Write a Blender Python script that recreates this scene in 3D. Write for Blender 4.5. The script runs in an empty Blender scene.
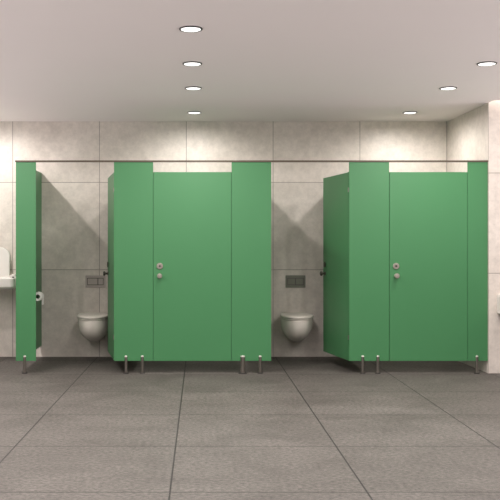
import bpy, bmesh, math
from mathutils import Vector, Matrix
PI = math.pi
scn = bpy.context.scene
COL = scn.collection

# ------------------------------------------------------------------ layout (metres, camera looks along +Y)
EYE = 1.23
YF = 8.30            # front face of the cubicle fronts
YB = 9.53            # back wall
CEIL = 2.61
XR = 2.779           # right wall return
YR = 8.29            # front face of the right wall return
PB, PT = 0.121, 2.040    # panel bottom / top
DT = 1.944           # door top
TH = 0.018

# ------------------------------------------------------------------ materials
def new_mat(name):
    m = bpy.data.materials.new(name); m.use_nodes = True
    nt = m.node_tree
    return m, nt, nt.nodes['Principled BSDF']

def plain(name, rgb, rough=0.5, metal=0.0, var=0.03, scale=18.0, spec=0.5, bump=0.0):
    m, nt, b = new_mat(name)
    tc = nt.nodes.new('ShaderNodeTexCoord')
    nz = nt.nodes.new('ShaderNodeTexNoise'); nz.inputs['Scale'].default_value = scale
    nz.inputs['Detail'].default_value = 4
    nt.links.new(tc.outputs['Object'], nz.inputs['Vector'])
    r = nt.nodes.new('ShaderNodeMapRange')
    r.inputs['To Min'].default_value = 1 - var; r.inputs['To Max'].default_value = 1 + var
    nt.links.new(nz.outputs['Fac'], r.inputs['Value'])
    mx = nt.nodes.new('ShaderNodeVectorMath'); mx.operation = 'SCALE'
    mx.inputs[0].default_value = rgb
    nt.links.new(r.outputs['Result'], mx.inputs['Scale'])
    nt.links.new(mx.outputs['Vector'], b.inputs['Base Color'])
    b.inputs['Roughness'].default_value = rough
    b.inputs['Metallic'].default_value = metal
    b.inputs['Specular IOR Level'].default_value = spec
    if bump:
        bp = nt.nodes.new('ShaderNodeBump'); bp.inputs['Strength'].default_value = bump
        bp.inputs['Distance'].default_value = 0.002
        nt.links.new(nz.outputs['Fac'], bp.inputs['Height'])
        nt.links.new(bp.outputs['Normal'], b.inputs['Normal'])
    return m

def tile_mat(name, axis, u0, v0, pitch_u, pitch_v, c_lo, c_hi, grout, mortar, rough,
             streak=(1, 1, 1), blot=1.3, fine=28, fine_amt=0.12, bump=0.25, tint=0.04, spec=0.5):
    """square tiles laid on a world grid; axis = the two world axes of the surface"""
    m, nt, b = new_mat(name)
    N = nt.nodes.new; L = nt.links.new
    g = N('ShaderNodeNewGeometry')
    sp = N('ShaderNodeSeparateXYZ'); L(g.outputs['Position'], sp.inputs[0])
    cb = N('ShaderNodeCombineXYZ')
    for i, (a, o) in enumerate(zip(axis, (u0, v0))):
        s = N('ShaderNodeMath'); s.operation = 'SUBTRACT'; s.inputs[1].default_value = o
        L(sp.outputs[a], s.inputs[0]); L(s.outputs[0], cb.inputs[i])
    br = N('ShaderNodeTexBrick')
    br.offset = 0.0; br.offset_frequency = 1; br.squash = 1.0; br.squash_frequency = 1
    br.inputs['Scale'].default_value = 1.0
    br.inputs['Brick Width'].default_value = pitch_u
    br.inputs['Row Height'].default_value = pitch_v
    br.inputs['Mortar Size'].default_value = mortar
    br.inputs['Mortar Smooth'].default_value = 0.25
    br.inputs['Color1'].default_value = (1 - tint,) * 3 + (1,)
    br.inputs['Color2'].default_value = (1 + tint,) * 3 + (1,)
    br.inputs['Mortar'].default_value = (1, 1, 1, 1)
    L(cb.outputs[0], br.inputs['Vector'])
    # cloudy cement
    mp = N('ShaderNodeMapping'); mp.inputs['Scale'].default_value = streak
    L(g.outputs['Position'], mp.inputs['Vector'])
    n1 = N('ShaderNodeTexNoise'); n1.inputs['Scale'].default_value = blot; n1.inputs['Detail'].default_value = 7
    n1.inputs['Roughness'].default_value = 0.6; n1.inputs['Distortion'].default_value = 0.7
    L(mp.outputs[0], n1.inputs['Vector'])
    n2 = N('ShaderNodeTexNoise'); n2.inputs['Scale'].default_value = fine; n2.inputs['Detail'].default_value = 6
    n2.inputs['Roughness'].default_value = 0.7
    L(mp.outputs[0], n2.inputs['Vector'])
    r1 = N('ShaderNodeMapRange'); r1.inputs['From Min'].default_value = .32; r1.inputs['From Max'].default_value = .68
    L(n1.outputs['Fac'], r1.inputs['Value'])
    mc = N('ShaderNodeMix'); mc.data_type = 'RGBA'
    mc.inputs['A'].default_value = (*c_lo, 1); mc.inputs['B'].default_value = (*c_hi, 1)
    L(r1.outputs['Result'], mc.inputs['Factor'])
    r2 = N('ShaderNodeMapRange'); r2.inputs['From Min'].default_value = .3; r2.inputs['From Max'].default_value = .7
    r2.inputs['To Min'].default_value = 1 - fine_amt; r2.inputs['To Max'].default_value = 1 + fine_amt
    L(n2.outputs['Fac'], r2.inputs['Value'])
    v1 = N('ShaderNodeVectorMath'); v1.operation = 'MULTIPLY'
    L(mc.outputs['Result'], v1.inputs[0]); L(br.outputs['Color'], v1.inputs[1])
    v2 = N('ShaderNodeVectorMath'); v2.operation = 'SCALE'
    L(v1.outputs['Vector'], v2.inputs[0]); L(r2.outputs['Result'], v2.inputs['Scale'])
    mg = N('ShaderNodeMix'); mg.data_type = 'RGBA'
    mg.inputs['B'].default_value = (*grout, 1)
    L(br.outputs['Fac'], mg.inputs['Factor']); L(v2.outputs['Vector'], mg.inputs['A'])
    L(mg.outputs['Result'], b.inputs['Base Color'])
    b.inputs['Roughness'].default_value = rough
    b.inputs['Specular IOR Level'].default_value = spec
    hs = N('ShaderNodeMath'); hs.operation = 'MULTIPLY_ADD'
    hs.inputs[1].default_value = -1.5; L(br.outputs['Fac'], hs.inputs[0]); L(n2.outputs['Fac'], hs.inputs[2])
    bp = N('ShaderNodeBump'); bp.inputs['Strength'].default_value = bump; bp.inputs['Distance'].default_value = 0.004
    L(hs.outputs[0], bp.inputs['Height']); L(bp.outputs['Normal'], b.inputs['Normal'])
    return m

W_LO, W_HI, W_GR = (.63, .57, .515), (.735, .675, .62), (.29, .255, .22)
M_WALL = tile_mat('cement_wall_tiles', 'XZ', -0.152, 0.0, .962, .967, W_LO, W_HI, W_GR, .0038, .42, blot=1.5, fine=16)
M_WSIDE = tile_mat('cement_wall_tiles_side', 'YZ', YR - .3, 0.0, 2.2, .967, W_LO, W_HI, W_GR, .0038, .45, blot=1.5, fine=16)
M_WFRONT = tile_mat('cement_wall_tiles_front', 'XZ', XR, 0.0, .9645, .967, W_LO, W_HI, W_GR, .0038, .45, blot=1.5, fine=16)
M_FLOOR = tile_mat('slate_floor_tiles', 'XY', -0.15, 4.295, .985, .985, (.080, .071, .064), (.124, .112, .102),
                   (.02, .018, .017), .005, .6, streak=(.8, 1, 1), blot=2.2, fine=48, fine_amt=.62, bump=.7, tint=.04, spec=.35)
M_CEIL = plain('ceiling_paint', (.85, .79, .785), .85, var=.01, scale=2)
M_GREEN = plain('green_laminate', (.056, .210, .083), .40, var=.02, scale=3, spec=.5)
M_STEEL = plain('brushed_steel', (.36, .33, .30), .28, metal=1.0, var=.05, scale=60)
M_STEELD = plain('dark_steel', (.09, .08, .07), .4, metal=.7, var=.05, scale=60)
M_GROOVE = plain('groove_grey', (.10, .095, .085), .6, var=.02)
M_KNOB = plain('satin_steel', (.42, .39, .34), .3, metal=.6, var=.04)
M_CAP = plain('bright_cap', (.8, .78, .72), .3, metal=.3, var=.02)
M_RAIL = plain('brown_aluminium', (.10, .075, .055), .45, metal=.3, var=.04, scale=30)
M_CERAM = plain('white_ceramic', (.88, .81, .75), .22, var=.01, scale=4)
M_SINK = plain('white_ceramic_basin', (.74, .71, .67), .25, var=.01, scale=4)
M_PAPER = plain('toilet_paper', (.93, .90, .87), .9, var=.02, scale=80)
M_CORE = plain('cardboard_core', (.02, .015, .01), .9, var=.1, scale=60)
M_PLATE = plain('flush_plate_grey', (.40, .36, .33), .4, metal=.2, var=.02)
M_PLATEG = plain('flush_plate_dark', (.19, .20, .16), .4, metal=.2, var=.02)  # second plate: dim greenish reflection put into its base colour
M_GAPSHADE = plain('door_gap_shade', (.03, .07, .04), .7, var=.02)  # near-black green painted as the shade inside the door gaps
M_BLACK = plain('black_trim', (.025, .023, .022), .5, var=.02)

def emis(name, rgb, s):
    m, nt, b = new_mat(name)
    b.inputs['Base Color'].default_value = (.9, .9, .9, 1)
    b.inputs['Emission Color'].default_value = (*rgb, 1)
    b.inputs['Emission Strength'].default_value = s
    return m
M_LAMP = emis('lamp_diffuser', (1, .98, .95), 1.5)

# ------------------------------------------------------------------ mesh helpers
def link(name, bm, mats, parent=None, smooth=False, bevel=0, seg=2):
    bmesh.ops.recalc_face_normals(bm, faces=bm.faces[:])
    me = bpy.data.meshes.new(name); bm.to_mesh(me); bm.free()
    for m in (mats if isinstance(mats, (list, tuple)) else [mats]): me.materials.append(m)
    if smooth:
        for p in me.polygons: p.use_smooth = True
    o = bpy.data.objects.new(name, me); COL.objects.link(o)
    if parent: o.parent = parent
    if bevel:
        md = o.modifiers.new('bevel', 'BEVEL'); md.width = bevel; md.segments = seg
        md.limit_method = 'ANGLE'; md.angle_limit = math.radians(40)
    return o

def box(bm, x0, x1, y0, y1, z0, z1):
    r = bmesh.ops.create_cube(bm, size=1)
    for v in r['verts']:
        v.co = Vector(((x0 + x1) / 2 + v.co.x * (x1 - x0), (y0 + y1) / 2 + v.co.y * (y1 - y0), (z0 + z1) / 2 + v.co.z * (z1 - z0)))
    return r['verts']

def bbox(*a):
    bm = bmesh.new(); box(bm, *a); return bm

def lathe(bm, prof, c=(0, 0, 0), axis='Z', seg=32):
    """prof = [(radius, height)...] revolved about axis through c"""
    def pt(r, h, t):
        a, b_ = r * math.cos(t), r * math.sin(t)
        v = {'Z': (a, b_, h), 'Y': (a, h, b_), 'X': (h, a, b_)}[axis]
        return Vector(v) + Vector(c)
    rings = []
    for r, h in prof:
        if r < 1e-6: rings.append([bm.verts.new(pt(0, h, 0))])
        else: rings.append([bm.verts.new(pt(r, h, 2 * PI * k / seg)) for k in range(seg)])
    for A, B in zip(rings, rings[1:]):
        for k in range(seg):
            k2 = (k + 1) % seg
            if len(A) == 1 and len(B) == 1: continue
            if len(A) == 1: bm.faces.new((A[0], B[k], B[k2]))
            elif len(B) == 1: bm.faces.new((A[k], B[0], A[k2]))
            else: bm.faces.new((A[k], B[k], B[k2], A[k2]))

def rounded(prof_pts, **k):
    bm = bmesh.new(); lathe(bm, prof_pts, **k); return bm

def cyl(r, h0, h1, ch=.002, **k):
    return rounded([(0, h0), (r - ch, h0), (r, h0 + ch), (r, h1 - ch), (r - ch, h1), (0, h1)], **k)

def loft(bm, rings, cap0=True, cap1=True):
    R = [[bm.verts.new(p) for p in ring] for ring in rings]
    n = len(R[0])
    for A, B in zip(R, R[1:]):
        for k in range(n): bm.faces.new((A[k], A[(k + 1) % n], B[(k + 1) % n], B[k]))
    if cap0: bm.faces.new(R[0])
    if cap1: bm.faces.new(R[-1][::-1])

def empty(name, loc, label, cat, group=None):
    o = bpy.data.objects.new(name, None); COL.objects.link(o); o.location = loc
    o.empty_display_size = .1
    return tag(o, label, cat, group)

def tag(o, label, cat, group=None):
    o['label'] = label; o['category'] = cat
    if group: o['group'] = group
    return o

def structure(o):
    o['kind'] = 'structure'; return o

def dup(root, name, loc, label):
    r = root.copy(); r.name = name; COL.objects.link(r); r.location = loc; r['label'] = label
    for ch in list(root.children):
        c = ch.copy(); COL.objects.link(c); c.parent = r
        for g in list(ch.children):
            d = g.copy(); COL.objects.link(d); d.parent = c
    return r

# ------------------------------------------------------------------ room shell
structure(link('floor', bbox(-4.6, 5.0, -1.5, YB + .1, -.08, 0), M_FLOOR))
structure(link('wall_back', bbox(-4.6, XR + .1, YB, YB + .1, 0, CEIL), M_WALL))
bm = bbox(XR, 5.0, YR, YB, 0, CEIL + .16)
for v in bm.verts:
    if v.co.x < XR + .01 and v.co.y > YB - .01: v.co.x = XR - .034
bm.faces.ensure_lookup_table()
for f in bm.faces:
    c = f.calc_center_median()
    f.material_index = 0 if c.x < XR + .01 else 1
structure(link('wall_right', bm, [M_WSIDE, M_WFRONT]))
bm = bmesh.new()
box(bm, -4.6, XR, -1.5, YB, CEIL, CEIL + .08)
box(bm, XR, 5.0, -1.5, YR - .135, CEIL, CEIL + .08)
structure(link('ceiling', bm, M_CEIL))
# light slot above the return wall
bm = bmesh.new()
box(bm, XR, 5.0, YR - .155, YR, CEIL + .14, CEIL + .16)
box(bm, XR, 5.0, YR - .155, YR - .135, CEIL + .08, CEIL + .14)
structure(link('trim_1', bm, M_CEIL))

# ------------------------------------------------------------------ cubicle row
def foot(parent, x, r=.0145):
    """steel leg clamped around the bottom edge of a panel"""
    y = YF + TH / 2 - .004
    bm = cyl(r, 0.006, .166, .002, seg=20)
    o = link('support_foot', bm, M_STEEL, parent, smooth=False)
    o.location = (x, y, 0)
    b = link('base_disc', rounded([(0, 0), (r * 2.0, 0), (r * 2.0, .004), (r * 1.5, .009), (0, .009)], seg=24), M_BLACK, o)
    c = link('cap', rounded([(0, .160), (r * 1.05, .160), (r * 1.05, .168), (r * .6, .173), (0, .174)], seg=20), M_CAP, o, smooth=False)
    return o

def hinge(parent, x, y, z, rot=0):
    bm = bmesh.new()
    lathe(bm, [(0, -.022), (.006, -.022), (.006, .022), (0, .022)], (0, 0, 0), 'Z', 12)
    box(bm, -.002, .012, -.002, .003, -.016, .016)
    o = link('hinge', bm, M_STEEL, parent); o.location = (x, y, z)
    return o

def pilaster(x0, x1, label, feet, gap_sides=''):
    t = empty('cubicle_front_panel', (0, 0, 0), label, 'cubicle panel', 'green front panels of the toilet cubicles')
    t.location = ((x0 + x1) / 2, YF, PB)
    def rel(o):
        o.location = Vector(o.location) - Vector(t.location); return o
    rel(link('panel', bbox(x0, x1, YF, YF + TH, PB, PT), M_GREEN, t, bevel=.0015))
    for f in feet: rel(foot(t, *f))
    for sd in gap_sides:
        c = x1 if sd == 'r' else x0
        rel(link('gap_shade_strip', bbox(c - .014, c + .014, YF + TH + .001, YF + TH + .009, PB, DT), M_GAPSHADE, t))  # dark strip added behind the door gap so it reads as shade
    return t

def fx(px): return (px - 200) * YF / 860
P = [
 (15.8, 35.8, 'narrow green front panel at the left end, beside the washbasin', [(fx(24.6),)]),
 (114.0, 153.1, 'green front panel on two steel feet, right of the leftmost open cubicle', [(fx(126.0),), (fx(142.4),)]),
 (231.6, 271.2, 'green front panel with one thick and one thin foot, left of second open cubicle', [(fx(242.8), .0225), (fx(260.2),)]),
 (349.2, 389.2, 'green front panel on two steel feet, right of the wide-open door with the dark knob', [(fx(362.8),), (fx(377.9),)]),
 (467.8, 487.8, 'narrow green front panel at the right end, against the tiled wall corner', [(fx(477.0),)]),
]
for (a, b_, lab, ft), st in zip(P, ('', 'r', 'l', 'r', 'l')): pilaster(fx(a), fx(b_), lab, ft, st)

# head rail
o = link('head_rail', bbox(fx(15.2), fx(488.0), YF - .008, YF + TH + .008, PT, PT + .016), M_RAIL, bevel=.001)
tag(o, 'long thin brown metal rail running along the top of all the green cubicle fronts', 'rail')

# partitions
XP = [-1.764, -.640, .492, 1.628]
PL = ['green side partition at the left end, holding the toilet roll',
      'green partition behind the panel right of the first open cubicle',
      'green partition behind the panel left of the second open cubicle',
      'green partition behind the door of the second open cubicle']
parts = []
for x, lab in zip(XP, PL):
    o = link('cubicle_partition', bbox(x - TH / 2, x + TH / 2, YF + TH, YB, PB, PT), M_GREEN, bevel=.0015)
    parts.append(tag(o, lab, 'partition', 'green side partitions of the cubicles'))

# doors: local frame, hinge at origin, leaf runs to -X, outer face at y=0 (towards camera)
DW = (231.3 - 153.4) * YF / 860
def door(name, xh, yaw, label):
    t = empty(name, (xh, YF + (TH + .003 if yaw else 0), PB), label, 'cubicle door', 'green cubicle doors')
    t.rotation_euler = (0, 0, yaw)
    H = DT - PB
    link('leaf', bbox(-DW, 0, 0, TH, 0, H), M_GREEN, t, bevel=.0015)
    kx = -DW + .062
    z1, z2 = 1.23 - (266.1 - 246) / 103.6 - PB, 1.23 - (275.8 - 246) / 103.6 - PB
    SM = M_STEELD if yaw else M_KNOB  # open doors get the darker metal, shade put into the lock colour
    lk = link('lock_indicator', cyl(.031, -.010, .0, .004, axis='Y', seg=32), SM, t, bevel=0); lk.location = (kx, 0, z1)
    ii = link('coin_slot', cyl(.010, -.0125, -.009, .001, axis='Y', seg=20), M_STEELD, lk)
    kn = link('door_knob', rounded([(0, 0), (.019, 0), (.019, -.006), (.011, -.009), (.011, -.026), (.023, -.034), (.025, -.044), (.021, -.052), (.0, -.054)], axis='Y', seg=28), SM, t, smooth=False)
    kn.location = (kx, 0, z2)
    # inside thumb-turn
    tt = link('inner_knob', rounded([(0, TH), (.022, TH), (.022, TH + .006), (.009, TH + .009), (.009, TH + .024), (.02, TH + .03), (.02, TH + .042), (0, TH + .046)], axis='Y', seg=24), M_STEEL, t)
    tt.location = (kx, 0, z2)
    if yaw:
        for zz in (.225, H - .17): hinge(t, .002, -.003, zz)
    return t
ang = math.atan2(.74, .139)               # leaf direction (-cos, +sin): swung inwards
door('cubicle_door', fx(114.0) - .003, -ang, 'open green door seen edge-on, right side of the leftmost open cubicle')
door('cubicle_door', fx(349.2) - .003, -ang, 'open green door swung inwards, wide shaded face seen right of the second toilet')
door('cubicle_door', fx(231.3), 0, 'closed green door in the middle, between the two open cubicles')
door('cubicle_door', fx(467.5), 0, 'closed green door of the rightmost cubicle')

# ------------------------------------------------------------------ toilets
def dring(w, proj, y0, z, n=40, back=.62, front_pow=2.3):
    """D outline: straight back on the wall (y = y0), rounded front toward the camera (-y)"""
    pts = []
    hw = w / 2
    m = n
    for k in range(m + 1):
        t = PI * k / m          # from +x side round the front to -x side
        cx = math.copysign(abs(math.cos(t)) ** (2 / front_pow), math.cos(t)) * hw
        cy = abs(math.sin(t)) ** (2 / front_pow) * proj * (1 - (1 - back))
        pts.append((cx, y0 - proj * (1 - back) - cy, z))
    for k in range(1, 7):       # back left corner to right corner
        u = k / 7
        pts.append((-hw * (1 - 2 * u) * .93, y0, z))
    return [Vector(p) for p in pts]

def toilet(x, label):
    t = empty('toilet', (x, YB, 0), label, 'toilet', 'white wall-hung toilets')
    # bowl
    bm = bmesh.new()
    Zt, Zb = .448, .180
    rings = []
    n = 16
    for i in range(n + 1):
        u = i / n
        z = Zt - (Zt - Zb) * u
        c = (1 - u ** 2.7) ** .68
        w = .338 * (.05 + .95 * c); p = .50 * (.34 + .66 * c)
        if i == n: w, p = .04, .14
        rings.append(dring(w, p, 0, z))
    loft(bm, rings)
    link('bowl', bm, M_CERAM, t, smooth=True)
    bm = bmesh.new()
    loft(bm, [dring(.342, .505, 0, .444), dring(.350, .512, 0, .449), dring(.350, .512, 0, .459), dring(.344, .506, 0, .463)])
    link('seat', bm, M_CERAM, t, smooth=False)
    bm = bmesh.new()
    loft(bm, [dring(.350, .51, -.01, .465), dring(.358, .518, -.01, .469), dring(.360, .518, -.01, .480), dring(.352, .508, -.01, .488), dring(.335, .48, -.02, .494), dring(.24, .38, -.06, .499), dring(.10, .2, -.14, .500)])
    o = link('lid', bm, M_CERAM, t, smooth=True)
    bm = bmesh.new(); lathe(bm, [(0, -.09), (.011, -.09), (.011, .09), (0, .09)], (0, -.022, .478), 'X', 14)
    link('lid_hinge', bm, M_CERAM, t)
    return t
toilet(-1.146, 'white wall-hung toilet in the leftmost open cubicle, partly behind its door')
toilet(1.046, 'white wall-hung toilet seen whole in the second open cubicle')

def plate(x, mat, s, label):
    z = 1.23 - (281.5 - 246) / 90.3
    t = empty('flush_plate', (x, YB, z), label, 'flush plate', 'flush plates above the toilets')
    link('plate', bbox(-.11, .11, -.012, 0, -.068, .068), mat, t, bevel=.003)
    g = link('button_frame', bbox(-.091, .091, -.0135, -.010, -.040, .040), M_GROOVE, t)
    link('flush_button', bbox(-.084, s - .004, -.018, -.011, -.033, .033), mat, t, bevel=.002)
    link('flush_button', bbox(s + .004, .084, -.018, -.011, -.033, .033), mat, t, bevel=.002)
plate(-1.158, M_PLATE, .028, 'pale grey dual flush plate above the partly hidden toilet')
plate(1.058, M_PLATEG, 0.0, 'darker grey dual flush plate above the toilet seen whole')

# ------------------------------------------------------------------ toilet roll and holder
xr, yr, zr = -1.695, 9.03, 1.23 - (296.3 - 246) / 95.2
t = empty('toilet_roll', (xr, yr, zr), 'white toilet paper roll with hanging end on the leftmost green partition', 'toilet paper')
bm = bmesh.new()
lathe(bm, [(.022, -.05), (.045, -.05), (.046, -.047), (.046, .047), (.045, .05), (.022, .05), (.022, -.05)], axis='Y', seg=40)
link('roll', bm, M_PAPER, t)
bm = bmesh.new()
lathe(bm, [(.0195, -.0495), (.0218, -.0495), (.0218, .0495), (.0195, .0495), (.0195, -.0495)], axis='Y', seg=32)
link('core', bm, M_CORE, t)
bm = bmesh.new()
pp = [(.0465, .02), (.0475, 0), (.047, -.03), (.045, -.06), (.046, -.088)]
va = [bm.verts.new((a, -.048, b_)) for a, b_ in pp]; vb = [bm.verts.new((a, .048, b_)) for a, b_ in pp]
for i in range(len(pp) - 1): bm.faces.new((va[i], va[i + 1], vb[i + 1], vb[i]))
o = link('loose_end', bm, M_PAPER, t); sm = o.modifiers.new('s', 'SOLIDIFY'); sm.thickness = .0015
t = empty('toilet_roll_holder', (XP[0] + TH / 2, 9.03, zr), 'dark metal toilet roll holder fixed to the leftmost green partition', 'roll holder')
dx = xr - (XP[0] + TH / 2)
bm = bmesh.new(); box(bm, 0, .006, -.02, .10, -.03, .03)
link('wall_plate', bm, M_STEELD, t, bevel=.002)
bm = bmesh.new(); box(bm, .006, dx + .006, .065, .075, -.006, .006)
link('arm', bm, M_STEELD, t, bevel=.002)
bm = bmesh.new(); lathe(bm, [(0, -.052), (.008, -.052), (.008, .075), (0, .075)], (dx, 0, 0), 'Y', 16)
bmesh.ops.translate(bm, verts=bm.verts[:], vec=(0, 0, .0113))
link('spindle', bm, M_STEELD, t)

# ------------------------------------------------------------------ left washbasin with rounded upright back
def rrect(x0, x1, z0, z1, r_tl, r_tr, r_b, y, n=8):
    pts = []
    for cx, cz, r, a0 in ((x1 - r_tr, z1 - r_tr, r_tr, 0), (x0 + r_tl, z1 - r_tl, r_tl, PI / 2), (x0 + r_b, z0 + r_b, r_b, PI), (x1 - r_b, z0 + r_b, r_b, 1.5 * PI)):
        for k in range(n + 1):
            a = a0 + k * PI / 2 / n
            pts.append(Vector((cx + r * math.cos(a), y, cz + r * math.sin(a))))
    return pts
t = empty('washbasin', (-2.33, YB, .768), 'white wall-hung washbasin with a rounded upright back, at the left edge', 'washbasin')
bm = bmesh.new()
zc = .78
def brow(x0, x1, y0, y1, z, r=.05, n=6):
    pts = []
    for cx, cy, a0, rr in ((x1 - .004, y1 - .004, 0, .004), (x0 + .004, y1 - .004, PI / 2, .004), (x0 + r, y0 + r, PI, r), (x1 - r, y0 + r, 1.5 * PI, r)):
        for k in range(n + 1):
            a = a0 + k * PI / 2 / n
            pts.append(Vector((cx + rr * math.cos(a), cy + rr * math.sin(a), z)))
    return pts
W = .36
loft(bm, [brow(-W + .05, W - .05, -.36, 0, 0.0), brow(-W + .012, W - .012, -.41, 0, .012), brow(-W, W, -.43, 0, .03), brow(-W, W, -.43, 0, .112),
          brow(-W + .006, W - .006, -.424, 0, .120), brow(-W + .04, W - .04, -.385, -.10, .120), brow(-W + .07, W - .07, -.34, -.14, .065), brow(-W + .15, W - .15, -.29, -.19, .05)])
link('basin', bm, M_SINK, t, smooth=False)
bm = bmesh.new()
def lean(pts, k=.10): return [Vector((p.x, p.y - 0.0 + (p.z - .08) * k, p.z)) for p in pts]
loft(bm, [lean(rrect(-.232, .232, .08, .440, .10, .10, .01, -.105)), lean(rrect(-.24, .24, .075, .448, .105, .105, .012, -.098)), lean(rrect(-.24, .24, .075, .448, .105, .105, .012, -.075)), lean(rrect(-.232, .232, .08, .440, .10, .10, .01, -.07))])
link('upright_back', bm, M_SINK, t)
bm = bmesh.new()
lathe(bm, [(0, -.32), (.028, -.32), (.036, -.312), (.036, -.02), (0, -.02)], (W - .038, 0, .122), 'Y', 24)
link('side_roll', bm, M_SINK, t)
link('end_cap', rounded([(0, -.324), (.013, -.324), (.013, -.318), (0, -.318)], c=(W - .030, 0, .122), axis='Y', seg=16), M_STEELD, t)

# ------------------------------------------------------------------ right washbasin on the return wall
t = empty('washbasin', (3.075, YR, .575), 'sliver of a pale washbasin with dark underside on the tiled wall at the right edge', 'washbasin')
bm = bmesh.new()
W = .215
def b2(w, d, z, r=.05): return brow(-w, w, -d, 0, z, r)
loft(bm, [b2(W - .012, .30, -.00), b2(W - .002, .32, .012), b2(W, .325, .04), b2(W, .33, .16), b2(W - .004, .326, .185), b2(W - .03, .29, .186), b2(W - .07, .25, .12), b2(W - .12, .20, .10)])
link('basin', bm, M_SINK, t)
bm = bmesh.new()
loft(bm, [b2(.05, .10, -.18, .03), b2(.08, .14, -.12, .03), b2(W - .035, .22, -.02), b2(W - .02, .26, .0)])
link('underside_shroud', bm, M_STEELD, t)

# ------------------------------------------------------------------ downlights
def downlight(x, y, label):
    t = empty('downlight', (x, y, CEIL), label, 'ceiling light', 'round recessed ceiling downlights')
    link('trim_ring', rounded([(.061, 0), (.074, 0), (.074, -.003), (.073, -.007), (.067, -.008), (.061, -.005), (.061, 0)], seg=40), M_BLACK, t)
    link('diffuser', rounded([(0, -.001), (.063, -.001), (.063, -.006), (.060, -.007), (0, -.0075)], seg=40), M_LAMP, t)
    return t
LY = [5.46, 6.50, 7.51, 8.88]
LX = [-2.27, -.058, 2.168]
names = {(1, 0): 'nearest and largest ceiling downlight, top centre-left', (1, 1): 'second ceiling downlight of the centre-left row counting from the top',
         (1, 2): 'third ceiling downlight of the centre-left row counting from the top', (1, 3): 'farthest small ceiling downlight of the centre-left row, above the closed middle door',
         (2, 1): 'ceiling downlight cut by the right edge of the photo', (2, 2): 'middle ceiling downlight of the three at right',
         (2, 3): 'farthest small ceiling downlight at right, above the rightmost closed door'}
def area(x, y, z, e, size, name='lamp', col=(1, .945, .90), spread=PI):
    l = bpy.data.lights.new(name, 'AREA'); l.shape = 'DISK'; l.size = size; l.energy = e; l.color = col; l.spread = spread
    o = bpy.data.objects.new(name, l); COL.objects.link(o); o.location = (x, y, z)
    return o
def spot(x, y, z, e):
    l = bpy.data.lights.new('lamp', 'SPOT'); l.energy = e; l.spot_size = math.radians(164); l.spot_blend = .45
    l.shadow_soft_size = .05; l.color = (1, .945, .90)
    o = bpy.data.objects.new('lamp', l); COL.objects.link(o); o.location = (x, y, z)
E = 19.5
first = None
for i, x in enumerate(LX):
    for j, y in enumerate(LY):
        if (i, j) in names:
            if first is None: first = downlight(x, y, names[(i, j)])
            else: dup(first, 'downlight', (x, y, CEIL), names[(i, j)])
        if j < 3: area(x, y, CEIL - .008, E, .07, spread=math.radians(175))
        else: area(x, y, CEIL - .008, E * .45, .07, spread=math.radians(170)); spot(x, y, CEIL - .02, E * .9)
    for y in (4.4, 3.4, 2.4): area(x, y, CEIL - .004, E, .10)
area(4.2, 7.2, CEIL - .004, E * .35, .10)
# strip light in the slot over the return wall
l = bpy.data.lights.new('slot_lamp', 'AREA'); l.shape = 'RECTANGLE'; l.size = 2.2; l.size_y = .08; l.energy = 4; l.color = (1, .96, .9)
o = bpy.data.objects.new('slot_lamp', l); COL.objects.link(o); o.location = (XR + 1.12, YR - .065, CEIL + .135)

# ------------------------------------------------------------------ world
w = bpy.data.worlds.new('world'); scn.world = w; w.use_nodes = True
nt = w.node_tree
tc = nt.nodes.new('ShaderNodeTexCoord'); sx = nt.nodes.new('ShaderNodeSeparateXYZ'); mr = nt.nodes.new('ShaderNodeMapRange')
mr.inputs['From Min'].default_value = -.30; mr.inputs['From Max'].default_value = -.06
mr.inputs['To Min'].default_value = 3.8; mr.inputs['To Max'].default_value = .18  # added glow from below the horizon to lighten the ceiling, no real source
nt.links.new(tc.outputs['Generated'], sx.inputs[0]); nt.links.new(sx.outputs[2], mr.inputs['Value']); nt.links.new(mr.outputs[0], nt.nodes['Background'].inputs['Strength'])
bg = w.node_tree.nodes['Background']; bg.inputs['Color'].default_value = (1.0, .92, .915, 1); bg.inputs['Strength'].default_value = .75

# ------------------------------------------------------------------ camera
cam = bpy.data.cameras.new('camera'); co = bpy.data.objects.new('camera', cam); COL.objects.link(co)
co.location = (0, 0, EYE); co.rotation_euler = (PI / 2, 0, 0)
cam.sensor_width = 36; cam.lens = 860 / 500 * 36
cam.shift_x = .1; cam.shift_y = -.008
cam.clip_end = 100
scn.camera = co
scn.view_settings.view_transform = 'Standard'
scn.view_settings.look = 'None'
